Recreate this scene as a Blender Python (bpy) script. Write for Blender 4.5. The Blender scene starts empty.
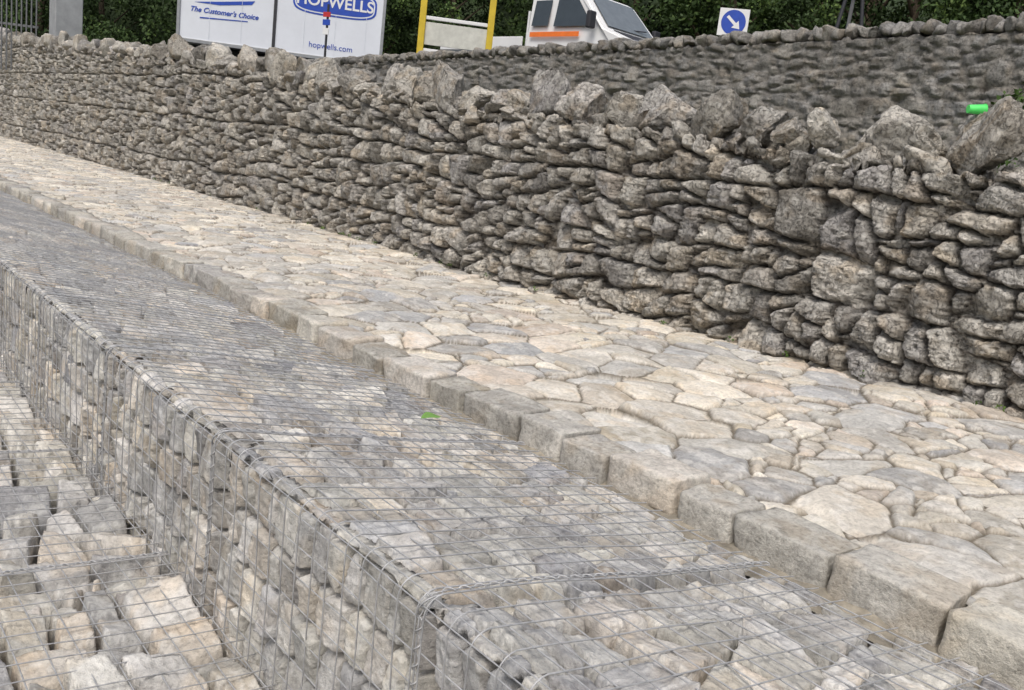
import bpy, bmesh, math, random
import numpy as np
from mathutils import Matrix, Vector
random.seed(7); rng=np.random.default_rng(7)
S=bpy.context.scene
S.view_settings.view_transform='Standard'; S.view_settings.look='None'; S.view_settings.exposure=0
H=1.2
# ------------------------------------------------------------ noise
def hsh(ix,iy,seed):
    h=(ix.astype(np.int64)*374761393+iy.astype(np.int64)*668265263+int(seed)*974634777)&0xffffffff
    h=((h^(h>>13))*1274126177)&0xffffffff
    h=((h^(h>>15))*2246822519)&0xffffffff
    h=h^(h>>16)
    return h/4294967296.0
def vn(x,y,seed):
    ix=np.floor(x);iy=np.floor(y);fx=x-ix;fy=y-iy
    fx=fx*fx*fx*(fx*(fx*6-15)+10);fy=fy*fy*fy*(fy*(fy*6-15)+10)
    a=hsh(ix,iy,seed);b=hsh(ix+1,iy,seed);c=hsh(ix,iy+1,seed);d=hsh(ix+1,iy+1,seed)
    return ((a+(b-a)*fx)*(1-fy)+(c+(d-c)*fx)*fy)*2-1
def fbm(x,y,seed,o=4,g=.5):
    s=0;a=1;t=0
    for k in range(o):
        s=s+a*vn(x,y,seed+k*17);t+=a;a*=g
        x,y=(x*1.6-y*1.2)+3.1,(x*1.2+y*1.6)+1.7
    return s/t
def fbm3(p,sc,seed,o=4):
    x,y,z=p[...,0]*sc,p[...,1]*sc,p[...,2]*sc
    return (fbm(x+z*.37,y-z*.61,seed,o)+fbm(y+7.7+x*.23,z+x*.41,seed+5,o)+fbm(z-3.3-y*.31,x+y*.29,seed+9,o))/1.7
def sstep(a,b,x):
    t=np.clip((x-a)/(b-a),0,1);return t*t*(3-2*t)
# ------------------------------------------------------------ stone colour (base colour variation of the material plus painted gap shade, per vertex)
def colorize(pk,P,Q,r1,r2,e,seed=0):
    pal=np.array(pk['pal']);n=len(pal)-1
    f=np.clip(r1,0,.9999)*n;i=f.astype(int);f=(f-i)[...,None]
    c=pal[i]*(1-f)+pal[np.minimum(i+1,n)]*f
    c=c*(1+.28*fbm(P*5+r1*13,Q*5+r2*7,seed+1,4,.6))[...,None]
    c=c*(1+.13*fbm(P*22,Q*22,seed+2,3,.6))[...,None]
    lo,hi=pk.get('rbr',(.8,1.18));c=c*(lo+(hi-lo)*r2)[...,None]
    v=(pk.get('vein',.4)*sstep(.05,.4,fbm(P*7+r2*5,Q*7,seed+3,3)))[...,None]
    c=c*(1-v*(1-np.array([.92,.77,.58])))
    s=(pk.get('stain',.4)*sstep(.0,.35,fbm(P*1.7,Q*1.7,seed+4,5,.6)))[...,None]
    c=c*(1-s)+np.array(pk.get('staincol',(.2,.19,.17)))*s
    s=(pk.get('spots',.3)*sstep(.12,.3,fbm(P*13,Q*13,seed+5,4,.6)))[...,None]
    c=c*(1-s)+np.array(pk.get('spotcol',(.6,.58,.52)))*s
    a,b=pk.get('cav',(0,.02));t=sstep(a,b,e)[...,None]
    m=np.array(pk['mortar_gapshade'])*(1+.25*fbm(P*20,Q*20,seed+6,3))[...,None]
    c=m*(1-t)+c*t  # towards stone edges: mortar on bonded work, painted shade in open gaps
    c=np.clip(c,.01,.9)
    return np.concatenate([c,np.ones(c.shape[:-1]+(1,))],-1)
# ------------------------------------------------------------ cells
def worley(a,b,seed,jit,wamp,R=2):
    ia=np.floor(a);ib=np.floor(b)
    best=np.full(a.shape,1e9);cx=np.zeros_like(a);cy=np.zeros_like(a);ci=np.zeros_like(a);cj=np.zeros_like(a)
    L=[]
    for di in range(-R,R+1):
        for dj in range(-R,R+1):
            i=ia+di;j=ib+dj
            px=i+.5*(j%2)+.25+jit*(hsh(i,j,seed)-.5);py=j+.5+jit*(hsh(i,j,seed+1)-.5)
            w=wamp*hsh(i,j,seed+2)
            D=(a-px)**2+(b-py)**2-w
            m=D<best
            best=np.where(m,D,best);cx=np.where(m,px,cx);cy=np.where(m,py,cy);ci=np.where(m,i,ci);cj=np.where(m,j,cj)
            L.append((px,py,D))
    e=np.full(a.shape,1e9)
    for px,py,D in L:
        q=np.sqrt((px-cx)**2+(py-cy)**2)
        v=np.where(q<1e-6,1e9,(D-best)/(2*np.maximum(q,1e-6)))
        e=np.minimum(e,v)
    return e,cx,cy,ci,cj
def stones(P,Q,cw,ch,seed,jit=.8,wamp=.25,warp=.12,sub=.3,wf=2.2):
    m=min(cw,ch)
    Pw=P+warp*cw*fbm(P/cw*wf,Q/ch*wf,seed+50,3);Qw=Q+warp*ch*fbm(P/cw*wf+9,Q/ch*wf,seed+60,3)
    a=Pw/cw;b=Qw/ch
    e,cx,cy,ci,cj=worley(a,b,seed,jit,wamp)
    gm=math.sqrt(cw*ch)*.6+m*.4
    e=e*gm
    r=[hsh(ci,cj,seed+10+k) for k in range(8)]
    dx=(a-cx)*cw;dy=(b-cy)*ch
    if sub>0:
        f=1.75
        e2,c2,d2,i2,j2=worley(a*f,b*f,seed+100,jit,wamp)
        e2=e2*gm/f
        fl=r[7]<sub
        e=np.where(fl,np.minimum(e,e2),e)
        r2=[hsh(i2+ci*31,j2+cj*57,seed+210+k) for k in range(8)]
        r=[np.where(fl,y,x) for x,y in zip(r,r2)]
        dx=np.where(fl,(a-c2/f)*cw,dx);dy=np.where(fl,(b-d2/f)*ch,dy)
    return e,dx,dy,r
def bsp(P,Q,xa,xb,bands,seed,warp=.02,wf=4.,slope=.22,k=70.,irr=.006,var=(.75,1.7)):
    rg=random.Random(seed);shp=P.shape
    Pw=(P+warp*fbm(P*wf,Q*wf,seed+50,2)+irr*fbm(P*28,Q*28,seed+52,3)).ravel()
    Qw=(Q+warp*fbm(P*wf*.8+9,Q*wf+4,seed+60,2)+irr*fbm(P*28+5,Q*28,seed+62,3)).ravel()
    acc=np.zeros(Pw.size);cx=np.zeros(Pw.size);cy=np.zeros(Pw.size);idn=np.zeros(Pw.size);sz=np.ones(Pw.size)
    n=0;stack=[]
    for bi,bd in enumerate(bands):
        q0,q1,cw,ch=bd[:4];slp=bd[4] if len(bd)>4 else slope
        lo=-1e9 if bi==0 else q0;hi=1e9 if bi==len(bands)-1 else q1
        idx=np.nonzero((Qw>=lo)&(Qw<hi))[0]
        if len(idx)==0: continue
        if bi>0: acc[idx]+=np.exp(-k*np.abs(Qw[idx]-q0))
        if bi<len(bands)-1: acc[idx]+=np.exp(-k*np.abs(q1-Qw[idx]))
        stack.append((idx,xa,xb,q0,q1,cw,ch,slp))
    while stack:
        idx,x0,x1,y0,y1,cw,ch,slp=stack.pop()
        if len(idx)==0: continue
        w=x1-x0;h=y1-y0
        u=rg.uniform(*var);sx=w>cw*u;sy=h>ch*rg.uniform(var[0]+.1,var[1])
        if w<cw*.55: sx=False
        if h<ch*.6: sy=False
        if not sx and not sy:
            cx[idx]=(x0+x1)/2;cy[idx]=(y0+y1)/2;idn[idx]=n;sz[idx]=min(w,h)/2;n+=1;continue
        if sx and sy: ax=(w/cw)*rg.uniform(.6,1.3)>(h/ch)
        else: ax=sx
        p=Pw[idx];q=Qw[idx];t=.5+rg.uniform(-.2,.2);a=rg.uniform(-slp,slp)
        if ax:
            xm=x0+w*t;d=(p-xm)-a*(q-(y0+y1)/2);d=d/math.sqrt(1+a*a)
            acc[idx]+=np.exp(-k*np.abs(d));m=d<0
            stack.append((idx[m],x0,xm,y0,y1,cw,ch,slp));stack.append((idx[~m],xm,x1,y0,y1,cw,ch,slp))
        else:
            a*=min(1,.8*h/max(w,.01))
            ym=y0+h*t;d=(q-ym)-a*(p-(x0+x1)/2);d=d/math.sqrt(1+a*a)
            acc[idx]+=np.exp(-k*np.abs(d));m=d<0
            stack.append((idx[m],x0,x1,y0,ym,cw,ch,slp));stack.append((idx[~m],x0,x1,ym,y1,cw,ch,slp))
    e=np.clip(-np.log(np.maximum(acc,1e-30))/k,0,1)
    r=[hsh(idn,idn*0+3,seed+10+j).reshape(shp) for j in range(8)]
    r.append(sz.reshape(shp))
    return e.reshape(shp),(Pw-cx).reshape(shp),(Qw-cy).reshape(shp),r
def mkbands(q0,q1,hmin,hmax,cw,ch,rg,slp=None):
    out=[];q=q0
    while q<q1-hmin*.5:
        h=rg.uniform(hmin,hmax)
        if q+h>q1-hmin*.5: h=q1-q
        out.append((q,q+h,cw,ch) if slp is None else (q,q+h,cw,ch,slp));q+=h
    return out
def relief(P,Q,e,dx,dy,r,gap,rnd,dep,off,tilt,chip,rough,nsc,seed,pw=2.2,frac=0,c0b=.25):
    t=np.clip((e-gap)/rnd,0,1)
    pr=1-(1-t)**pw
    h=off*(r[0]*2-1)+tilt*((r[1]*2-1)*dx+(r[2]*2-1)*dy)
    if chip>0:
        sz=r[8] if len(r)>8 else .12
        for k in range(4):
            an=r[(3+k)%8]*6.283+k*1.7
            c0=sz*(c0b+.8*r[(4+k*2)%7])
            sl=chip*(.3+1.0*r[(5+k)%7])
            h=h-sl*np.clip(np.cos(an)*dx+np.sin(an)*dy-c0,0,None)
    if frac>0:
        n=fbm(P*5+r[3]*9,Q*5+r[4]*7,seed+440,3)*3+ (dx*np.cos(r[5]*6.28)+dy*np.sin(r[5]*6.28))*14
        st=np.floor(n)+np.clip((n-np.floor(n))*4,0,1);h=h+frac*(st-n*.85)
    n=fbm(P*nsc,Q*nsc,seed+400,5,.62)+.4*fbm(P*nsc*.3,Q*nsc*.3,seed+420,2)
    h=h+rough*n*(.4+.6*pr)
    return -dep*(1-pr)+h*pr
# ------------------------------------------------------------ mesh helpers
def new_mesh(name,V,F,attr=None,mat=None,smooth=True,parent=None):
    me=bpy.data.meshes.new(name)
    V=np.asarray(V,dtype=np.float32);F=np.asarray(F,dtype=np.int32)
    k=F.shape[1]
    me.vertices.add(len(V));me.vertices.foreach_set('co',V.ravel())
    me.loops.add(F.size);me.loops.foreach_set('vertex_index',F.ravel())
    me.polygons.add(len(F));me.polygons.foreach_set('loop_start',np.arange(0,F.size,k,dtype=np.int32))
    me.polygons.foreach_set('loop_total',np.full(len(F),k,dtype=np.int32))
    me.polygons.foreach_set('use_smooth',np.full(len(F),smooth))
    me.update(calc_edges=True)
    if attr is not None:
        a=me.color_attributes.new('cell','FLOAT_COLOR','POINT')
        a.data.foreach_set('color',np.asarray(attr,dtype=np.float32).ravel())
    o=bpy.data.objects.new(name,me);S.collection.objects.link(o)
    if mat: me.materials.append(mat)
    if parent: o.parent=parent
    return o
def grid_faces(n,m,flip=False):
    i=np.arange(n*m).reshape(n,m)
    a=i[:-1,:-1].ravel();b=i[:-1,1:].ravel();c=i[1:,1:].ravel();d=i[1:,:-1].ravel()
    return np.stack([a,d,c,b] if flip else [a,b,c,d],1)
def empty(name,loc=(0,0,0)):
    o=bpy.data.objects.new(name,None);o.location=loc;S.collection.objects.link(o);return o
def ycols(y0,y1,n,c=3.0):
    return np.exp(np.linspace(math.log(y0+c),math.log(y1+c),n))-c
# ------------------------------------------------------------ materials
def nt(name):
    m=bpy.data.materials.new(name);m.use_nodes=True
    return m,m.node_tree.nodes,m.node_tree.links,m.node_tree.nodes['Principled BSDF']
def ramp(N,stops,interp='LINEAR'):
    r=N.new('ShaderNodeValToRGB');r.color_ramp.interpolation=interp
    while len(r.color_ramp.elements)<len(stops): r.color_ramp.elements.new(.5)
    for e,(p,c) in zip(r.color_ramp.elements,stops):
        e.position=p;e.color=(*c,1) if len(c)==3 else c
    return r
def g(v): return (v,v,v)
def mixc(N,L,typ,fac,a,b):
    m=N.new('ShaderNodeMix');m.data_type='RGBA';m.blend_type=typ
    for s,v in ((0,fac),(6,a),(7,b)):
        if isinstance(v,(int,float)): m.inputs[s].default_value=v
        elif isinstance(v,tuple): m.inputs[s].default_value=(*v,1)
        else: L.new(v,m.inputs[s])
    return m.outputs[2]
def noise(N,L,co,sc,det=5,rough=.6,dist=0):
    n=N.new('ShaderNodeTexNoise');n.inputs['Scale'].default_value=sc;n.inputs['Detail'].default_value=det
    n.inputs['Roughness'].default_value=rough;n.inputs['Distortion'].default_value=dist
    L.new(co,n.inputs['Vector']);return n.outputs['Fac']
def stone_mat(name,bump=.5,bscale=55,pits=0,lo=.62,hi=1.25):
    m,N,L,B=nt(name)
    at=N.new('ShaderNodeAttribute');at.attribute_name='cell'
    tc=N.new('ShaderNodeTexCoord');co=tc.outputs['Object']
    b1=noise(N,L,co,bscale,4,.75);hh=b1
    r2=ramp(N,[(.3,g(lo)),(.5,g(1)),(.72,g(hi))]);L.new(b1,r2.inputs[0])
    c=mixc(N,L,'MULTIPLY',1,at.outputs['Color'],r2.outputs[0])
    if pits>0:
        pn=noise(N,L,co,24,3,.75,1.2);rp=ramp(N,[(.36,g(0)),(.5,g(1))]);L.new(pn,rp.inputs[0])
        ma=N.new('ShaderNodeMath');ma.operation='MULTIPLY_ADD';L.new(rp.outputs[0],ma.inputs[0]);ma.inputs[1].default_value=pits;L.new(b1,ma.inputs[2]);hh=ma.outputs[0]
        rp2=ramp(N,[(.33,g(.45)),(.46,g(1))]);L.new(pn,rp2.inputs[0])
        c=mixc(N,L,'MULTIPLY',min(1,pits),c,rp2.outputs[0])
    L.new(c,B.inputs['Base Color']);B.inputs['Roughness'].default_value=1.0;B.inputs['Specular IOR Level'].default_value=.06
    bu=N.new('ShaderNodeBump');bu.inputs['Strength'].default_value=bump;bu.inputs['Distance'].default_value=.015
    L.new(hh,bu.inputs['Height']);L.new(bu.outputs[0],B.inputs['Normal'])
    return m
def plain(name,col,rough=.6,metal=0,spec=.5,var=.12,sc=6,bump=0):
    m,N,L,B=nt(name);tc=N.new('ShaderNodeTexCoord')
    n=noise(N,L,tc.outputs['Object'],sc,4,.65)
    r=ramp(N,[(.3,tuple(x*(1-var) for x in col)),(.7,tuple(min(1,x*(1+var)) for x in col))]);L.new(n,r.inputs[0])
    L.new(r.outputs[0],B.inputs['Base Color']);B.inputs['Roughness'].default_value=rough;B.inputs['Metallic'].default_value=metal
    B.inputs['Specular IOR Level'].default_value=spec
    if bump>0:
        bu=N.new('ShaderNodeBump');bu.inputs['Strength'].default_value=bump;bu.inputs['Distance'].default_value=.01
        n2=noise(N,L,tc.outputs['Object'],sc*9,4,.7);L.new(n2,bu.inputs['Height']);L.new(bu.outputs[0],B.inputs['Normal'])
    return m
def leaf_mat(name,c0,c1,c2):
    m,N,L,B=nt(name);at=N.new('ShaderNodeAttribute');at.attribute_name='cell'
    sp=N.new('ShaderNodeSeparateColor');L.new(at.outputs['Color'],sp.inputs[0])
    r=ramp(N,[(0,c0),(.6,c1),(1,c2)]);L.new(sp.outputs[0],r.inputs[0])
    L.new(r.outputs[0],B.inputs['Base Color']);B.inputs['Roughness'].default_value=.6;B.inputs['Specular IOR Level'].default_value=.2
    return m
K_path=dict(pal=[(.43,.42,.40),(.60,.55,.45),(.68,.62,.52),(.46,.45,.42),(.71,.66,.56),(.58,.50,.42),(.65,.60,.50),(.39,.395,.40),(.69,.64,.54),(.57,.53,.46),(.43,.43,.42)],mortar_gapshade=(.18,.155,.12),cav=(.002,.013),stain=.3,staincol=(.34,.325,.295),spots=.4,spotcol=(.74,.71,.65),vein=.3)
K_kerb=dict(pal=[(.44,.42,.38),(.52,.49,.42),(.40,.39,.37),(.54,.49,.42)],mortar_gapshade=(.3,.26,.2),stain=.5,staincol=(.26,.25,.23),spots=.4,vein=.32)
K_gab=dict(pal=[(.40,.40,.40),(.54,.52,.46),(.63,.60,.54),(.45,.445,.44),(.68,.65,.60),(.56,.50,.42),(.37,.37,.38),(.62,.60,.54),(.66,.63,.57)],mortar_gapshade=(.06,.055,.048),cav=(-.002,.006),stain=.35,staincol=(.30,.30,.295),spots=.35,spotcol=(.72,.71,.67),vein=.36,rbr=(.72,1.2))  # gabion gaps hold no mortar; the dark colour paints crevice shade
K_wall=dict(pal=[(.32,.305,.28),(.46,.43,.375),(.38,.36,.325),(.53,.50,.44),(.36,.345,.33),(.46,.42,.355),(.42,.40,.365)],mortar_gapshade=(.07,.06,.05),cav=(-.002,.012),stain=.45,staincol=(.20,.19,.168),spots=.42,spotcol=(.58,.56,.51),vein=.42,rbr=(.70,1.28))  # dry joints without mortar: crevice shade painted in as a dark colour
K_rear=dict(pal=[(.22,.215,.205),(.31,.295,.27),(.25,.245,.235),(.34,.32,.28)],mortar_gapshade=(.25,.235,.21),cav=(.002,.012),stain=.3,staincol=(.14,.134,.124),spots=.25,spotcol=(.38,.37,.34))
M_path=stone_mat('path_stone',.75,42,0,.70,1.18)
M_kerb=stone_mat('kerb_stone',.8,45)
M_gab=stone_mat('gabion_stone',.75,42,0,.68,1.2)
M_wall=stone_mat('wall_stone',1.0,32,.85)
M_rear=stone_mat('rear_wall_stone',1.0,30,.5)
M_mort=plain('sandy_mortar',(.30,.27,.215),.95,0,.2,.35,14,.6)
M_wire=plain('galvanised_wire',(.42,.42,.42),.5,.3,.4,.25,30)
# ------------------------------------------------------------ curves of the site
_yy=np.linspace(-8,60,137);_xx=np.convolve(np.pad(np.interp(_yy,[-8,2,4.5,8,18,40,60],[6.75,6.35,6.05,5.97,6.4,7.0,7.4]),4,'edge'),np.ones(9)/9,'valid')
def wallX(Y): return np.interp(Y,_yy,_xx)
def wallTop(Y): return np.interp(Y,[-8,2.2,4.6,9.5,18,40,60],[1.42,1.5,1.62,1.82,2.4,3.45,3.9])
# ------------------------------------------------------------ path
par=empty('stone_path')
Y=ycols(-1.6,46,1750);q=np.linspace(0,1,330)
QQ,YY=np.meshgrid(q,Y);XX=2.98+QQ*(wallX(YY)+.12-2.98)
e,dx,dy,r=stones(XX,YY,.35,.32,11,jit=.99,wamp=.2,warp=.08,sub=.3)
e=e+.003*fbm(XX*30,YY*30,19,3)*np.clip(4/np.maximum(YY,.1),0,1)
hh=relief(XX,YY,e,dx,dy,r,.003,.022,.024,.009,.07,.15,.008,9,3,pw=2.0,frac=.0012)
ZZ=hh+.012*fbm(XX*.8,YY*.8,5,2)-.01
new_mesh('paving_stones',np.stack([XX,YY,ZZ],-1).reshape(-1,3),grid_faces(*XX.shape,True),colorize(K_path,XX,YY,r[4],r[5],e,300).reshape(-1,4),M_path,parent=par)
# ------------------------------------------------------------ boulder / block builders
def template(kind,n):
    bm=bmesh.new()
    if kind=='ico': bmesh.ops.create_icosphere(bm,subdivisions=n,radius=1)
    else:
        bmesh.ops.create_cube(bm,size=2);bmesh.ops.subdivide_edges(bm,edges=bm.edges[:],cuts=n,use_grid_fill=True)
    V=np.array([v.co[:] for v in bm.verts]);F=np.array([[v.index for v in f.verts] for f in bm.faces]);bm.free();return V,F
T6=template('ico',6);T5=template('ico',5);T4=template('ico',4);T3=template('ico',3);C15=template('cube',15);C3=template('cube',3)
class Acc:
    def __init__(s): s.V=[];s.F=[];s.A=[];s.n=0
    def add(s,V,F,a=None):
        s.V.append(V);s.F.append(F+s.n);s.A.append(np.tile(np.array([random.random(),random.random()]),(len(V),1)));s.n+=len(V)
    def make(s,name,mat,pk,parent=None,seed=0):
        V=np.concatenate(s.V);A_=np.concatenate(s.A)
        col=colorize(pk,V[:,0]+V[:,2]*.6,V[:,1]+V[:,2]*.8,A_[:,0],A_[:,1],np.full(len(V),.1),seed)
        return new_mesh(name,V,np.concatenate(s.F),col,mat,True,parent)
def rot(ax,ay,az):
    return np.array(Matrix.Rotation(az,3,'Z')@Matrix.Rotation(ay,3,'Y')@Matrix.Rotation(ax,3,'X'))
def boulder(T,c,dims,R,nf=9,rough=.12,nsc=1.6,seed=0,cut=(.5,.85)):
    V=T[0].copy();rg=np.random.default_rng(seed)
    V=np.sign(V)*np.abs(V)**.65
    for k in range(nf):
        d=rg.normal(size=3);d/=np.linalg.norm(d);o=rg.uniform(*cut)
        s=V@d;V=V-np.outer(np.maximum(s-o,0)*.97,d)
    off=rg.uniform(-50,50,3)
    n=fbm3(V+off,nsc,seed%97,5);n2=fbm3(V-off,nsc*3.3,seed%89,4);n3=1-np.abs(fbm3(V+off*.5,nsc*2,seed%79,3))*2
    V=V*(1+rough*n+rough*.5*n2-rough*.3*np.clip(n3,0,1))[:,None]
    V=V*(np.array(dims)/2/ .85)
    return V@R.T+np.array(c)
def block(T,c,dims,R,rd=.03,rough=.006,seed=0):
    rg=np.random.default_rng(seed);half=np.array(dims)/2
    P=T[0]*half
    sk=rg.uniform(-.12,.12,4)
    core=np.clip(P,-(half-rd),half-rd);D=P-core;ln=np.linalg.norm(D,axis=1,keepdims=True)
    P2=core+D/np.maximum(ln,1e-6)*rd
    P2=P2*(1+np.stack([sk[0]*T[0][:,1],sk[1]*T[0][:,0],sk[2]*T[0][:,1]*.5],1)*.7)
    nrm=D/np.maximum(ln,1e-6)
    n=fbm3(P2+rg.uniform(-50,50,3),9,seed%83,5)+.8*fbm3(P2+rg.uniform(-50,50,3),3,seed%71,2)
    P2=P2+nrm*(rough*n)[:,None]
    for k in range(4):
        d=rg.normal(size=3)*np.array([1,.7,1]);d/=np.linalg.norm(d);lim=np.abs(d)@half*rg.uniform(.78,.97)
        s=P2@d;P2=P2-np.outer(np.maximum(s-lim,0)*.9,d)
    return P2@R.T+np.array(c)
# ------------------------------------------------------------ kerb
kp=empty('stone_kerb');A=Acc();y=-1.6;k=0
while y<44:
    l=random.uniform(.26,.50)
    w=random.uniform(.22,.26)
    c=(2.78+w/2+random.uniform(-.018,.018),y+l/2,-.072+random.uniform(-.014,.016))
    T=C15 if y<9 else C3
    V=block(T,c,(w,l-.026,.175),rot(random.uniform(-.04,.04),random.uniform(-.06,.06),random.uniform(-.06,.06)),.013,.014,500+k)
    A.add(V,T[1]);y+=l;k+=1
A.make('kerb_stones',M_kerb,K_kerb,kp,320)
Y=ycols(-1.6,44,900);q=np.linspace(0,1,30);QQ,YY=np.meshgrid(q,Y)
XX=2.62+QQ*.40+.02*fbm(YY*3,QQ,8,3)
ZZ=-.130+.03*QQ+.022*fbm(XX*14,YY*14,9,4)
new_mesh('mortar_bed',np.stack([XX,YY,ZZ],-1).reshape(-1,3),grid_faces(*XX.shape,True),None,M_mort,parent=kp)
# ------------------------------------------------------------ sheets folded over a top edge
def fold(s,x0,zt,rr,W,tilt,batter=0):
    a=math.pi*rr/2
    th=np.clip(s/rr,0,math.pi/2)
    X=x0+rr*(1-np.cos(th));Z=zt-rr+rr*np.sin(th)
    nx=-np.cos(th);nz=np.sin(th)
    Z=Z+np.minimum(s,0);X=X+batter*np.minimum(s,0)
    t=np.clip(s-a,0,W);X=X+t;Z=Z+tilt*t
    th2=np.clip((s-a-W)/rr,0,math.pi/2)
    X=X+rr*np.sin(th2);Z=Z-rr*(1-np.cos(th2))
    nx=nx+np.where(s>a+W,np.sin(th2),0);nz=np.where(s>a+W,np.cos(th2),nz)
    Z=Z-np.maximum(s-2*a-W,0)
    return X,Z,nx,nz
# ---- front dry-stone wall
wp=empty('dry_stone_wall')
Y=ycols(-4,48,1600,c=6.0)
face=np.linspace(-1,0,255)[:-1];top=np.concatenate([np.linspace(0,.62,46),np.linspace(.66,2.0,20)])
WT=wallTop(Y);sY=np.concatenate([face[None,:]*(WT[:,None]+.05),np.tile(top,(len(Y),1))],1)
YY=np.tile(Y[:,None],(1,sY.shape[1]))
x0=wallX(YY)
X,Z,nx,nz=fold(sY,x0,WT[:,None]*np.ones_like(sY),.05,.42,0,.05)
Zc=WT[:,None]+sY
vs=Zc-(WT[:,None]-1.6)*.15*np.clip(Zc/1.6,0,1.2)+.07*fbm(YY*.5,sY*.4,77,3)
rgb=random.Random(3)
e,dx,dy,r=bsp(YY,vs,-4.5,49,mkbands(-.2,5.4,.6,1.0,.24,.20,rgb),31,warp=.045,wf=2.8,slope=.52,k=85,irr=.018,var=(.7,2.0))
hh=relief(YY,vs,e,dx,dy,r,.004,.030,.12,.035,.30,1.1,.022,10,21,pw=1.8,frac=.008,c0b=.35)
pit=fbm(YY*24,vs*24,91,4,.6);hh-=.022*np.clip(-pit-.1,0,1)/.4*(r[6]>.35)
hh+=.035*fbm(YY*.9,vs*1.1,93,3)
V=np.stack([X+nx*hh,YY,Z+nz*hh],-1)
new_mesh('coursed_stones',V.reshape(-1,3),grid_faces(*YY.shape,True),colorize(K_wall,YY,vs,r[4],r[5],e,340).reshape(-1,4),M_wall,parent=wp)
A=Acc();y=-3.5;k=0
while y<47:
    big=random.random()
    w=random.uniform(.42,.64) if big>.38 else random.uniform(.22,.34)
    if y>9: w*=.82
    hgt=min(w*random.uniform(.78,1.25),.56)
    zt=float(wallTop(np.array(y)));xx=float(wallX(np.array(y)))
    T=T6 if y<6.5 else T5 if y<12 else (T4 if y<22 else T3)
    c=(xx+.20+random.uniform(-.08,.08),y+w/2,zt+hgt*.36)
    R=rot(random.uniform(-.7,.7),random.uniform(-.3,.3),random.uniform(-.5,.5))
    A.add(boulder(T,c,(random.uniform(.34,.48),w*1.0,hgt*1.08),R,12,.23,1.5,1300+k,(.45,.82)),T[1])
    for j in range(3):
        if random.random()<.55:
            d=random.uniform(.10,.24)
            A.add(boulder(T4,(xx+random.uniform(.04,.38),y+w+random.uniform(-.16,.16),zt+.03),(d*1.3,d*1.4,d*.7),R,10,.18,1.6,4900+k*3+j,(.42,.8)),T4[1])
    y+=w*random.uniform(.92,1.35);k+=1
cope_v=np.concatenate(A.V)
A.make('cope_stones',M_wall,K_wall,wp,360)
# ---- rear mortared wall
rp=empty('mortared_stone_wall')
def rTop(Y): return np.interp(Y,[-8,4,12,20,32],[3.2,3.10,2.98,2.86,2.75])
Y=ycols(-6,31,900,c=9.0);sv=np.concatenate([np.linspace(-1.9,0,170)[:-1],np.linspace(0,.4,14),np.linspace(.45,1.2,8)])
SS,YY=np.meshgrid(sv,Y);RT=rTop(YY)
X,Z,nx,nz=fold(SS,9.6,RT,.03,.34,0,0)
e,dx,dy,r=bsp(YY,RT+SS,-7,32,mkbands(.5,5,.5,.8,.18,.15,rgb),61,warp=.05,wf=3,slope=.55,k=70,irr=.012,var=(.7,2.0))
hh=relief(YY,RT+SS,e,dx,dy,r,.006,.02,.03,.014,.18,.5,.014,12,71,frac=.003)
new_mesh('rubble_face',np.stack([X+nx*hh,YY,Z+nz*hh],-1).reshape(-1,3),grid_faces(*YY.shape,True),colorize(K_rear,YY,RT+SS,r[4],r[5],e,380).reshape(-1,4),M_rear,parent=rp)
A=Acc();y=-5.8;k=0
while y<31:
    w=random.uniform(.06,.15);hg=random.uniform(.13,.19)
    A.add(boulder(T3,(9.78,y+w/2,float(rTop(np.array(y)))+hg*.36),(.40,w*1.25,hg*1.05),rot(random.uniform(-.2,.2),0,random.uniform(-.1,.1)),8,.14,1.4,2000+k),T3[1])
    y+=w;k+=1
A.make('upright_coping',M_rear,K_rear,rp,390)
# ------------------------------------------------------------ gabions
def tubes(lines,rad,sides=4):
    V=[];F=[];n=0
    an=np.linspace(0,2*math.pi,sides,endpoint=False)
    for P in lines:
        P=np.asarray(P,dtype=float);T=np.gradient(P,axis=0);T/=np.maximum(np.linalg.norm(T,axis=1,keepdims=True),1e-9)
        m=np.mean(np.abs(T),0);ref=np.zeros(3);ref[int(np.argmin(m))]=1
        a=np.cross(T,ref);a/=np.maximum(np.linalg.norm(a,axis=1,keepdims=True),1e-9);b=np.cross(T,a)
        ring=P[:,None,:]+rad*(np.cos(an)[None,:,None]*a[:,None,:]+np.sin(an)[None,:,None]*b[:,None,:])
        V.append(ring.reshape(-1,3));k=len(P)
        i=np.arange(k-1)[:,None]*sides;j=np.arange(sides)[None,:];j2=(j+1)%sides
        F.append(np.stack([i+j,i+j2,i+sides+j2,i+sides+j],-1).reshape(-1,4)+n);n+=k*sides
    return np.concatenate(V),np.concatenate(F)
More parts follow.
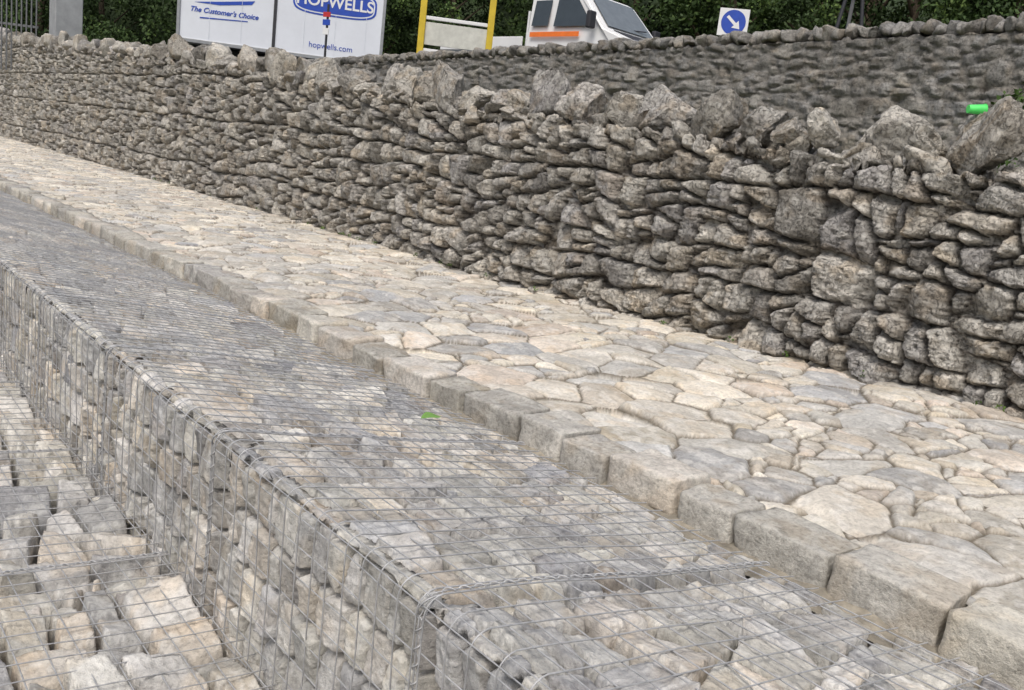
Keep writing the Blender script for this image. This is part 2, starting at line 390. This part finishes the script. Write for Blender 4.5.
def gabion(x0,zt,W,tilt,fh,y0,y1,ncol,rowsF,rowsT,bands,seed,seams,dep,off,rnd,tl,gap,st=.095):
    p=empty('gabion_wall');rr=.02;a=math.pi*rr/2
    Y=ycols(y0,y1,ncol)
    sv=np.concatenate([np.linspace(-fh,0,rowsF)[:-1],np.linspace(0,a+W,rowsT)])
    SS,YY=np.meshgrid(sv,Y)
    X,Z,nx,nz=fold(SS,x0,zt*np.ones_like(SS),rr,W,tilt)
    e,dx,dy,r=bsp(YY,SS,y0-.5,y1+.5,bands,seed,warp=.014,wf=4,slope=.36,k=260,irr=.006)
    hh=relief(YY,SS,e,dx,dy,r,gap,rnd,dep,off,tl,.4,.0045,14,seed+3,pw=1.4,frac=.006,c0b=.68)
    hh+=.012*fbm(YY*1.3,SS*1.3,seed+7,2)
    for sy in seams:
        hh-=.07*np.exp(-((YY-sy)/.02)**2)
    new_mesh('stone_fill',np.stack([X+nx*hh,YY,Z+nz*hh],-1).reshape(-1,3),grid_faces(*YY.shape,True),colorize(K_gab,YY,SS,r[4],r[5],e,400+seed).reshape(-1,4),M_gab,parent=p)
    o=off+.012
    def pt(s,y,ext=0):
        s=np.asarray(s,dtype=float)+0*np.asarray(y,dtype=float);y=np.asarray(y,dtype=float)+0*s
        X,Z,nx,nz=fold(s,x0,zt*np.ones_like(s),rr,W,tilt)
        d=o+ext+.012*fbm(y*1.3,s*1.3,seed+7,2)+.009*fbm(y*2.3+3,s*2.1,seed+33,2)
        return np.stack([X+nx*d,y,Z+nz*d],-1)
    lines=[]
    ss=np.arange(-fh,a+W,st)
    bays=[y0]+[s for s in seams if y0<s<y1]+[y1]
    for b0,b1 in zip(bays[:-1],bays[1:]):
        yb=np.linspace(b0+.012,b1-.012,max(3,int((b1-b0)/.06)))
        sh=random.uniform(-.02,.02)
        for s in ss+sh:
            wob=.008*fbm(yb*1.1,s*9+0*yb,seed+5,2)
            sl=random.uniform(-.008,.008)
            if s+wob.max()>a+W or s<-fh: continue
            lines.append(pt(s+wob+sl*(yb-b0),yb))
        nn=max(1,int(round((b1-b0-.03)/st)))
        sd=np.concatenate([np.linspace(-fh,0,14)[:-1],np.linspace(0,a,6)[:-1],np.linspace(a,a+W,26)])
        for i in range(nn+1):
            yv=b0+.015+(b1-b0-.03)*i/nn
            wob=.010*fbm(sd*1.7,yv*7+0*sd,seed+6,2)+random.uniform(-.004,.004)
            lines.append(pt(sd,yv+wob,.005))
    V,F=tubes(lines,.0027)
    new_mesh('welded_wire_mesh',V,F,None,M_wire,parent=p)
    lines=[]
    for sy in seams:
        if y0<sy<min(y1,12):
            L=fh+a+W;t=np.linspace(0,1,int(L/.05*10));s=-fh+t*L;ph=t*L/.05*2*math.pi
            b=pt(s,sy+.011*np.cos(ph));b2=pt(s,sy+.011*np.cos(ph),.013)
            f=(np.sin(ph)*.5+.5)[:,None];lines.append(b*(1-f)+b2*f)
            for q in (-.008,.008): lines.append(pt(np.linspace(-fh,a+W,70),sy+q,.004))
    for q in (-.006,.006):
        yv=np.linspace(y0,y1,400);lines.append(pt(a*.5+q+0*yv,yv,.004))
    V,F=tubes(lines,.0025,4)
    new_mesh('lacing_wire',V,F,None,M_wire,parent=p)
    return p
seams=[.23*H-1.4,.23*H,1.39*H,2.54*H,3.70*H]+[3.7*H+1.4*i for i in range(1,11)]
bF=mkbands(-.86,.08,.13,.20,.14,.22,rgb,.16)+mkbands(.08,1.6,.3,.6,.22,.20,rgb)
gabion(1.25,.10,1.44,-.148,.85,-1.2,18,1900,165,270,bF,131,seams,.085,.016,.009,.2,.003)
bL=mkbands(-.7,.1,.2,.3,.2,.2,rgb)+mkbands(.1,3.0,.35,.7,.24,.21,rgb)
gabion(-1.4,-.44,2.68,-.065,.7,-1.2,18,1350,20,380,bL,231,[s+.5 for s in seams],.18,.035,.013,.35,.005)
# ------------------------------------------------------------ terrain
Yt=np.concatenate([np.linspace(-250,-10,8),np.linspace(-8,60,69),np.linspace(70,300,8)])
rows=[]
for yv in Yt:
    w=float(wallX(np.array(np.clip(yv,-8,60))));zl=float(np.interp(yv,[-250,24,33,300],[1.3,1.3,2.8,2.8]))
    rows.append([(-300,-1.2),(-5,-1.2),(2.7,-1.2),(w+.2,-1.2),(w+.26,zl),(8.5,zl),(9.75,zl),(9.85,2.8),(14,2.8),(20,2.8),(26,3.0),(34,4.0),(300,4.0)])
V=np.array([[(x,yv,z) for x,z in rw] for yv,rw in zip(Yt,rows)])
M_grd,N,L,B=nt('earth_and_grass');tc=N.new('ShaderNodeTexCoord');n1=noise(N,L,tc.outputs['Object'],1.3,8,.7)
rr_=ramp(N,[(.35,(.10,.08,.05)),(.5,(.09,.10,.04)),(.7,(.06,.10,.03))]);L.new(n1,rr_.inputs[0]);L.new(rr_.outputs[0],B.inputs['Base Color']);B.inputs['Roughness'].default_value=1
new_mesh('ground',V.reshape(-1,3),grid_faces(V.shape[0],V.shape[1],True),None,M_grd,smooth=False)
M_asph=plain('asphalt',(.05,.05,.052),.9,0,.3,.2,20,.5)
M_white=plain('white_paint',(.78,.78,.77),.45,0,.4,.05,2)
def quad_sheet(name,x0,x1,y0,y1,z,mat,parent=None):
    return new_mesh(name,[(x0,y0,z),(x1,y0,z),(x1,y1,z),(x0,y1,z)],[[0,1,2,3]],None,mat,False,parent)
rd=quad_sheet('road',10.1,19.5,-120,160,2.806,M_asph)
V=[];F=[];
for i,yv in enumerate(np.arange(-60,100,6)):
    V+= [(14.75,yv,2.811),(14.85,yv,2.811),(14.85,yv+2,2.811),(14.75,yv+2,2.811)];F.append([4*i,4*i+1,4*i+2,4*i+3])
new_mesh('lane_markings',V,F,None,M_white,False,rd)
a=np.linspace(-60,160,70);b=np.linspace(0,60,20);AA,BB=np.meshgrid(a,b)
X=44+BB*.9-np.clip(AA-15,0,200)*.75;Yh=AA+BB*.5;Zh=3.5+18*(1-np.exp(-BB/14))+2.5*fbm(AA*.15,BB*.15,4,4)
M_hill,N,L,B=nt('wooded_hillside');tc=N.new('ShaderNodeTexCoord');n1=noise(N,L,tc.outputs['Object'],1.1,8,.75)
r_=ramp(N,[(.35,(.012,.02,.008)),(.55,(.03,.05,.015)),(.75,(.07,.10,.03))]);L.new(n1,r_.inputs[0]);L.new(r_.outputs[0],B.inputs['Base Color']);B.inputs['Roughness'].default_value=1
new_mesh('hill',np.stack([X,Yh,Zh],-1).reshape(-1,3),grid_faces(*AA.shape),None,M_hill)
# ------------------------------------------------------------ trees
M_bark=plain('bark',(.09,.07,.05),.95,0,.2,.3,8,.8)
M_leaf=leaf_mat('leaves',(.022,.038,.012),(.055,.095,.028),(.13,.19,.05))
def leaves(centres,rad,n,size,rg):
    C=np.repeat(centres,n,0);Rr=np.repeat(rad,n)
    d=rg.normal(size=C.shape);d/=np.linalg.norm(d,axis=1,keepdims=True)
    P=C+d*(Rr*rg.uniform(.45,1.05,len(C))**.8)[:,None]*np.array([1,1,.75])
    u=rg.normal(size=C.shape);u/=np.linalg.norm(u,axis=1,keepdims=True)
    w=np.cross(u,rg.normal(size=C.shape));w/=np.linalg.norm(w,axis=1,keepdims=True)
    sz=size*rg.uniform(.6,1.3,len(C))[:,None]
    Q=np.stack([P-u*sz,P-w*sz*.5,P+u*sz,P+w*sz*.5],1)
    shade=np.clip(rg.uniform(0,.6,len(C))+np.repeat(rg.uniform(-.3,.45,len(centres)),n),0,1)
    at=np.zeros((len(C)*4,4));at[:,0]=np.repeat(shade,4);at[:,3]=1
    return Q.reshape(-1,3),np.arange(len(C)*4).reshape(-1,4),at
def tree_mesh(seed,ht=11):
    rg=np.random.default_rng(seed);nc=60
    th=rg.uniform(0,6.283,nc);zz=rg.uniform(.14,1,nc);rad=(np.sin(np.clip(zz,.05,.97)*math.pi)**.55)*3.3*rg.uniform(.35,1,nc)
    C=np.stack([np.cos(th)*rad,np.sin(th)*rad,zz*ht],1);R=rg.uniform(.7,1.35,nc)
    V1,F1,A1=leaves(C,R,210,.12,rg)
    V2=[];F2=[];n=0
    def cone(p0,p1,r0,r1,sd=8):
        nonlocal n
        p0=np.array(p0,float);p1=np.array(p1,float);d=p1-p0;d/=np.linalg.norm(d);a_=np.cross(d,[.3,.9,.1]);a_/=np.linalg.norm(a_);b_=np.cross(d,a_)
        an=np.linspace(0,2*math.pi,sd,endpoint=False);ri=[p+r_*(np.cos(an)[:,None]*a_+np.sin(an)[:,None]*b_) for p,r_ in ((p0,r0),(p1,r1))]
        V2.append(np.concatenate(ri));F2.append(np.array([[n+j,n+(j+1)%sd,n+sd+(j+1)%sd,n+sd+j] for j in range(sd)]));n+=2*sd
    tp=[(0,0,-.3),(.1,.05,ht*.25),(-.1,.1,ht*.5),(.05,0,ht*.78)];tr=[.32,.22,.15,.06]
    for i in range(3): cone(tp[i],tp[i+1],tr[i],tr[i+1])
    for c in C[:26]:
        k=min(.75,max(.2,c[2]/ht-.18));cone((0,.03,k*ht),c,.09,.02,6)
    V2=np.concatenate(V2);F2=np.concatenate(F2)
    V=np.concatenate([V2,V1]);F=np.concatenate([F2,F1+len(V2)]);A_=np.concatenate([np.zeros((len(V2),4)),A1])
    o=new_mesh('tree',V,F,A_,M_bark,False);o.data.materials.append(M_leaf)
    mi=np.ones(len(F),dtype=np.int32);mi[:len(F2)]=0;o.data.polygons.foreach_set('material_index',mi)
    return o
protos=[tree_mesh(s) for s in (1,2,3)]
spots=[]
line=[(5,66),(12,58),(18,50),(24,42),(29,34),(32,26),(34,19),(35,12),(36,5),(36,-3)]
for i,(x,yv) in enumerate(line):
    spots.append((x,yv,random.uniform(.85,1.15)))
    spots.append((x+4+random.uniform(-1,1),yv+4,random.uniform(1.1,1.4)))
    if i<len(line)-1: spots.append(((x+line[i+1][0])/2-1,(yv+line[i+1][1])/2-.5,random.uniform(.7,.95)))
for i,(x,yv,s) in enumerate(spots):
    if i<3:o=protos[i]
    else:
        o=bpy.data.objects.new('tree',protos[i%3].data);S.collection.objects.link(o)
    o.location=(x,yv,2.9 if x<26 else 3.6);o.scale=(s,s,s);o.rotation_euler=(0,0,random.uniform(0,6.28))
rg=np.random.default_rng(5);C=[]
for t in np.linspace(0,1,70):
    i=t*(len(line)-1.001);k=int(i);f=i-k
    C.append((line[k][0]*(1-f)+line[k+1][0]*f-3+rg.uniform(-1,1),line[k][1]*(1-f)+line[k+1][1]*f-2+rg.uniform(-1,1),3+rg.uniform(.3,2.2)))
Vh,Fh,Ah=leaves(np.array(C),rg.uniform(.9,1.5,len(C)),520,.10,rg)
new_mesh('hedge',Vh,Fh,Ah,M_leaf,False)
rg=np.random.default_rng(8)
M_ivy=leaf_mat('ivy_leaves',(.05,.09,.02),(.10,.17,.04),(.2,.3,.07))
C=np.array([(7.35,3.15,2.05),(7.45,2.95,2.3),(7.3,2.8,1.95),(7.5,3.35,1.8),(7.4,2.6,2.3),(7.5,3.0,1.5)])
Vh,Fh,Ah=leaves(C,np.array([.2,.2,.22,.25,.25,.3]),130,.03,rg);new_mesh('ivy_plant',Vh,Fh,Ah,M_ivy,False)
C=[]
for i in range(26):
    yv=random.uniform(2,20);C.append((float(wallX(np.array(yv)))-.10,yv,.02))
C=np.array(C);Vh,Fh,Ah=leaves(C,np.full(len(C),.035),16,.012,rg);new_mesh('weeds',Vh,Fh,Ah,M_ivy,False)
# ------------------------------------------------------------ primitives for vehicles and signs
def box(name,c,d,mat,parent,bev=.02,rotz=0,seg=2,rotv=None):
    bm=bmesh.new();bmesh.ops.create_cube(bm,size=1)
    for v in bm.verts: v.co=Vector((v.co.x*d[0],v.co.y*d[1],v.co.z*d[2]))
    if bev>0: bmesh.ops.bevel(bm,geom=bm.edges[:],offset=min(bev,min(d)*.45),segments=seg,affect='EDGES',profile=.5)
    me=bpy.data.meshes.new(name);bm.to_mesh(me);bm.free();me.materials.append(mat)
    o=bpy.data.objects.new(name,me);S.collection.objects.link(o);o.location=c;o.rotation_euler=rotv or (0,0,rotz);o.parent=parent;return o
def cyl(name,c,r,h,mat,parent,rotv=(0,0,0),n=24,bev=.0,r2=None):
    bm=bmesh.new();bmesh.ops.create_cone(bm,cap_ends=True,segments=n,radius1=r,radius2=r if r2 is None else r2,depth=h)
    if bev>0: bmesh.ops.bevel(bm,geom=[e for e in bm.edges if len(e.link_faces)==2 and abs(e.link_faces[0].normal.dot(e.link_faces[1].normal))<.5],offset=bev,segments=2,affect='EDGES')
    me=bpy.data.meshes.new(name);bm.to_mesh(me);bm.free();me.materials.append(mat)
    o=bpy.data.objects.new(name,me);S.collection.objects.link(o);o.location=c;o.rotation_euler=rotv;o.parent=parent;return o
def prism(name,pts,y0,y1,mat,parent,taper=None,bev=.03):
    bm=bmesh.new();a=[];b=[]
    for x,z in pts:
        k=taper(z) if taper else 1
        a.append(bm.verts.new((x,y0*k,z)));b.append(bm.verts.new((x,y1*k,z)))
    bm.faces.new(a);bm.faces.new(b[::-1]);n=len(pts)
    for i in range(n): bm.faces.new([a[i],b[i],b[(i+1)%n],a[(i+1)%n]])
    bmesh.ops.recalc_face_normals(bm,faces=bm.faces[:])
    if bev>0: bmesh.ops.bevel(bm,geom=bm.edges[:],offset=bev,segments=3,affect='EDGES')
    me=bpy.data.meshes.new(name);bm.to_mesh(me);bm.free();me.materials.append(mat)
    o=bpy.data.objects.new(name,me);S.collection.objects.link(o);o.parent=parent;return o
def poly(name,pts,mat,parent):
    return new_mesh(name,pts,[list(range(len(pts)))],None,mat,False,parent)
def text(name,body,loc,size,mat,parent,rotv,shear=0,bold=0):
    c=bpy.data.curves.new(name,'FONT');c.body=body;c.size=size;c.align_x='CENTER';c.align_y='CENTER';c.shear=shear;c.offset=bold;c.extrude=.002
    c.materials.append(mat);o=bpy.data.objects.new(name,c);S.collection.objects.link(o);o.location=loc;o.rotation_euler=rotv;o.parent=parent;return o
M_tw=plain('trailer_white',(.72,.75,.80),.4,0,.5,.05,1.2);M_dark=plain('dark_trim',(.03,.03,.035),.6);M_tyre=plain('tyre_rubber',(.025,.025,.025),.85)
M_blue=plain('blue_paint',(.02,.07,.42),.45);M_red=plain('red_paint',(.5,.03,.03),.45);M_steel=plain('steel',(.35,.36,.37),.45,.7)
M_yel=plain('yellow_paint',(.62,.45,.03),.5);M_or=plain('orange_hi_vis',(.9,.20,.03),.6);M_glass=plain('dark_glass',(.035,.045,.05),.08,0,.8)
M_hub=plain('hub_grey',(.35,.35,.36),.4,.5);M_green=plain('bright_green_plastic',(.10,.75,.15),.35)
Lt=6.6;tp=empty('box_trailer',(10.36,30.9,2.806));tp.rotation_euler=(0,0,math.atan2(-3.3,5.74))
box('box_body',(Lt/2,1.27,2.55),(Lt,2.5,2.95),M_tw,tp,.04)
box('bottom_rail',(Lt/2,.0,1.11),(Lt-.04,.05,.12),M_steel,tp,.01);box('top_rail',(Lt/2,.0,4.0),(Lt-.04,.05,.10),M_steel,tp,.01)
box('panel_joint',(3.05,.005,2.53),(.10,.04,2.7),M_dark,tp,.005)
for i,x in enumerate((.04,Lt-.04)): box(f'corner_post_{i+1}',(x,.0,2.56),(.10,.06,2.78),M_steel,tp,.01)
for i in (1,2,4,5,6): box(f'rib_{i}',(i*1.0,.012,2.5),(.012,.012,2.7),M_tw,tp,.002)
box('chassis',(Lt/2,1.27,.92),(Lt-.4,.9,.22),M_dark,tp,.02);box('side_guard',(Lt/2,.12,.72),(2.6,.05,.3),M_steel,tp,.02)
for i,x in enumerate((1.2,2.3)):
    for j,yv in enumerate((.2,2.34)):
        cyl(f'wheel_{i}{j}',(x,yv,.48),.48,.3,M_tyre,tp,(math.pi/2,0,0),28,.04);cyl(f'hub_{i}{j}',(x,yv-.0,.48),.25,.32,M_hub,tp,(math.pi/2,0,0),20,.02)
for j,yv in enumerate((.4,2.1)): box(f'landing_leg_{j}',(5.6,yv,.45),(.12,.12,.88),M_steel,tp,.01)
def oval(name,cx,cz,rx,rz,yy,mat,par_):
    t=np.linspace(0,2*math.pi,48,endpoint=False);ex=.55
    return poly(name,[(cx+rx*np.sign(math.cos(a))*abs(math.cos(a))**ex,yy,cz+rz*np.sign(math.sin(a))*abs(math.sin(a))**ex) for a in t],mat,par_)
oval('logo_border',4.95,2.90,1.36,.44,.012,M_blue,tp);oval('logo_rim',4.95,2.90,1.30,.39,.008,M_tw,tp);oval('logo_field',4.95,2.90,1.26,.35,.004,M_blue,tp)
R90=(math.pi/2,0,0)
text('logo_lettering','HOPWELLS',(4.95,-.001,2.90),.50,M_white,tp,R90,0,.010)
text('web_lettering','hopwells.com',(4.9,.01,1.50),.26,M_blue,tp,R90)
text('slogan_lettering',"The Customer's Choice",(1.45,.01,2.1),.22,M_blue,tp,R90,.3,.005)
poly('swoosh',[(.5,.01,2.32),(1.3,.01,2.43),(2.4,.01,2.6),(2.3,.01,2.47),(1.3,.01,2.32)],M_blue,tp)
poly('swoosh_line',[(.7,.01,1.88),(2.2,.01,1.95),(2.2,.01,1.92),(.7,.01,1.84)],M_blue,tp)
van=empty('dropside_truck',(14.0,15.3,2.806));van.rotation_euler=(0,0,math.atan2(-1,.12))
tap=lambda z: 1 if z<1.3 else 1-.13*(z-1.3)/.8
pts=[(-.95,.55),(-.95,2.0),(-.8,2.12),(.3,2.14),(.5,2.06),(1.22,1.32),(1.85,1.10),(2.0,.9),(2.03,.42),(1.75,.36),(-.4,.38)]
prism('cab',pts,-.98,.98,M_white,van,tap,.035)
def sd(x,z,o=.006): return (x,-(.98*tap(z)+o),z)
poly('side_window',[sd(-.15,1.36),sd(.93,1.36),sd(.42,1.90),sd(-.15,1.93)],M_glass,van)
poly('rear_quarter_window',[sd(-.80,1.38),sd(-.32,1.38),sd(-.32,1.92),sd(-.80,1.92)],M_glass,van)
M_ws=plain('windscreen_glass',(.16,.18,.19),.08,0,.8)
wsv=[(1.19,-.80,1.37),(1.19,.80,1.37),(.545,.72,2.03),(.545,-.72,2.03)]
poly('windscreen',[(x+.016,y_,z+.014) for x,y_,z in wsv],M_ws,van)
box('bonnet_panel_gap',(1.55,0,1.218),(.7,1.3,.01),M_dark,van,.002,rotv=(0,math.radians(19),0))
box('grille',(2.03,0,.82),(.03,1.1,.2),M_dark,van,.01);box('bumper',(2.02,0,.5),(.14,1.94,.24),M_dark,van,.05)
for j,yv in enumerate((-.76,.76)):
    box(f'headlamp_{j+1}',(1.95,yv,.98),(.14,.32,.22),M_hub,van,.04)
    box(f'door_mirror_{j+1}',(1.0,yv*1.48,1.45),(.12,.2,.34),M_dark,van,.03)
box('wiper_1',(1.13,.2,1.46),(.02,.7,.02),M_dark,van,.003,rotv=(.15,.8,0))
for i,x in enumerate((1.15,-2.5)):
    for j,yv in enumerate((-.84,.84)):
        cyl(f'wheel_{i}{j}',(x,yv,.36),.36,.26,M_tyre,van,(math.pi/2,0,0),28,.04);cyl(f'hub_{i}{j}',(x,yv,.36),.2,.28,M_hub,van,(math.pi/2,0,0),20,.02)
box('chassis',(-1.2,0,.62),(5.0,.8,.18),M_dark,van,.02)
box('bed_floor',(-2.35,0,.88),(2.7,2.0,.08),M_steel,van,.01)
for j,yv in enumerate((-1.0,1.0)): box(f'dropside_{j+1}',(-2.35,yv,1.02),(2.7,.04,.28),M_white,van,.01)
box('tailboard',(-3.7,0,1.02),(.04,1.96,.28),M_white,van,.01);box('headboard',(-1.03,0,1.30),(.05,1.7,.85),M_white,van,.01)
box('door_stripe',(-.1,-.99,1.2),(1.4,.012,.10),M_or,van,.002);box('light_bar',(-.3,0,2.19),(.2,1.1,.09),M_or,van,.03)
sp=empty('traffic_sign',(15.9,12.9,2.806));sp.rotation_euler=(0,0,math.atan2(12.9,15.9)-math.pi/2)
box('sign_plate',(0,0,1.87),(.62,.02,.56),M_white,sp,.004)
def disc(name,cx,cz,r_,yy,mat,p_):return poly(name,[(cx+r_*math.cos(t),yy,cz+r_*math.sin(t)) for t in np.linspace(0,2*math.pi,40,endpoint=False)],mat,p_)
disc('blue_roundel',0,1.87,.255,-.0135,M_blue,sp)
ca=math.radians(-42)
def rr2(x,z): return (x*math.cos(ca)-z*math.sin(ca),-.017,1.87+x*math.sin(ca)+z*math.cos(ca))
poly('arrow_shaft',[rr2(-.18,-.03),rr2(.05,-.03),rr2(.05,.03),rr2(-.18,.03)],M_white,sp)
poly('arrow_head',[rr2(.05,-.10),rr2(.19,0),rr2(.05,.10)],M_white,sp)
for j,x in enumerate((-.22,.22)): box(f'leg_{j+1}',(x,.03,.8),(.03,.03,1.6),M_dark,sp,.004)
box('foot',(0,.03,.02),(.7,.4,.04),M_dark,sp,.01)
rs=empty('sign_tripod',(16.0,10.2,2.806));rs.rotation_euler=(0,0,-.9)
def strut(name,p0,p1,r_,mat,par_):
    V,F=tubes([[p0,p1]],r_,8);return new_mesh(name,V,F,None,mat,True,par_)
strut('leg_1',(-.45,0,0),(-.10,.1,2.6),.035,M_dark,rs);strut('leg_2',(.45,0,0),(.10,.1,2.6),.035,M_dark,rs);strut('leg_3',(0,.8,0),(0,.12,2.5),.035,M_hub,rs)
strut('crossbar',(-.25,.03,1.4),(.25,.03,1.4),.025,M_dark,rs)
new_mesh('sign_panel',[(-.4,.06,2.35),(.4,.06,2.35),(.4,.1,3.1),(-.4,.1,3.1),(-.4,.09,2.35),(.4,.09,2.35),(.4,.13,3.1),(-.4,.13,3.1)],[[0,1,2,3],[7,6,5,4],[0,3,7,4],[1,5,6,2],[3,2,6,7],[0,4,5,1]],None,M_dark,False,rs)
bp=empty('road_barrier',(10.3,16.2,2.806));bp.rotation_euler=(0,0,math.atan2(-.8,1.15))
for j,(x,m_) in enumerate(((0,M_yel),(1.38,M_or))):
    box(f'post_{j+1}',(x,0,1.35),(.13,.13,2.7),M_yel,bp,.01);box(f'post_band_{j+1}',(x,0,1.75),(.134,.134,.22),m_,bp,.003);box(f'base_{j+1}',(x,0,.05),(.35,.35,.1),M_dark,bp,.02)
M_cream=plain('cream_board',(.58,.58,.52),.6,0,.3,.15,5)
box('board',(.69,.0,.78),(1.25,.03,.44),M_cream,bp,.006);box('rail_top',(.69,-.01,1.08),(1.25,.05,.07),M_white,bp,.01);box('rail_low',(.69,-.01,.45),(1.25,.05,.07),M_white,bp,.01)
ss_=empty('sign_post',(11.1,21.9,2.806));ss_.rotation_euler=(0,0,-1.1)
cyl('pole',(0,0,.9),.03,1.8,M_dark,ss_);box('plate_red',(0,-.04,1.55),(.22,.02,.12),M_red,ss_,.004);box('plate_blue',(0,-.04,1.36),(.22,.02,.14),M_blue,ss_,.004);box('plate_white',(0,-.04,1.14),(.18,.02,.16),M_white,ss_,.004)
M_conc=plain('weathered_concrete',(.33,.34,.35),.9,0,.3,.15,3,.5)
gp=empty('gate_pier',(7.9,34.5,2.5));box('shaft',(0,0,1.6),(.85,.85,3.4),M_conc,gp,.03);box('cap',(0,0,3.4),(1.05,1.05,.2),M_conc,gp,.04)
M_rail=plain('dull_grey_railing',(.14,.145,.15),.6,.2)
rl=empty('steel_railing',(5.9,38.5,2.6));rl.rotation_euler=(0,0,-.6)
for i in range(13): box(f'bar_{i+1}',(i*.17,0,1.6),(.05,.03,3.6),M_rail,rl,.006)
box('rail_top',(1.0,.03,3.2),(2.2,.04,.08),M_rail,rl,.01);box('rail_bottom',(1.0,.03,1.4),(2.2,.04,.08),M_rail,rl,.01)
# crushed cup resting on the cope stones
sel=cope_v[(np.abs(cope_v[:,1]-3.08)<.10)&(cope_v[:,0]<6.62)&(cope_v[:,2]>1.5)]
if len(sel)==0: sel=np.array([[6.5,3.08,1.62]])
cpos=sel[int(np.argmax(sel[:,2]))]
cup=empty('plastic_cup',(float(cpos[0])-.03,float(cpos[1]),float(cpos[2])+.026));cup.rotation_euler=(1.5,.1,.9)
cyl('cup_body',(0,0,0),.028,.11,M_green,cup,n=28,r2=.036);cyl('cup_rim',(0,0,.058),.040,.010,M_green,cup,n=28,bev=.003)
M_lf=plain('fresh_leaf',(.16,.30,.07),.6,0,.3,.2,30)
t=np.linspace(0,1,9)
L_=[(.10*a-.05,.035*abs(math.sin(a*math.pi))**.8,.012*math.sin(a*5)) for a in t];R_=[(.10*a-.05,-.035*abs(math.sin(a*math.pi))**.8,.016*math.sin(a*4)) for a in t]
F=[[i,i+1,10+i,9+i] for i in range(8)]
o=new_mesh('fallen_leaf',np.array(L_+R_,dtype=float),F,None,M_lf);o.location=(2.40,3.38,-.015);o.rotation_euler=(.2,-.25,-.4)
# ------------------------------------------------------------ light
w=bpy.data.worlds.new('World');S.world=w;w.use_nodes=True
sky=w.node_tree.nodes.new('ShaderNodeTexSky');sky.sky_type='NISHITA';sky.sun_disc=False
el,az=math.radians(58),math.radians(232)
sky.sun_elevation=el;sky.sun_rotation=az;sky.dust_density=5;sky.air_density=1.0;sky.ozone_density=1
hs=w.node_tree.nodes.new('ShaderNodeHueSaturation');hs.inputs['Saturation'].default_value=.75
bg=w.node_tree.nodes['Background'];w.node_tree.links.new(sky.outputs[0],hs.inputs['Color']);w.node_tree.links.new(hs.outputs[0],bg.inputs[0]);bg.inputs[1].default_value=.15
sl=bpy.data.lights.new('sun','SUN');sl.energy=1.5;sl.angle=math.radians(22);sl.color=(1,.985,.96)
so=bpy.data.objects.new('sun',sl);S.collection.objects.link(so)
d=Vector((math.sin(az)*math.cos(el),math.cos(az)*math.cos(el),math.sin(el)))
so.rotation_euler=d.to_track_quat('Z','Y').to_euler()
# ------------------------------------------------------------ camera
d1=Vector((-747,270,-900)).normalized();a_=1101.7
d2=Vector((a_,270-.12*(a_+747),-900));d2=(d2-d1*d2.dot(d1)).normalized();n_=d2.cross(d1)
cd=bpy.data.cameras.new('camera');cd.lens=900/1024*36;cd.sensor_width=36;cd.clip_end=2000;cd.clip_start=.05
co=bpy.data.objects.new('camera',cd);S.collection.objects.link(co)
Mx=Matrix((d2,d1,n_)).to_4x4();Mx.translation=Vector((0,0,H));co.matrix_world=Mx
S.camera=co
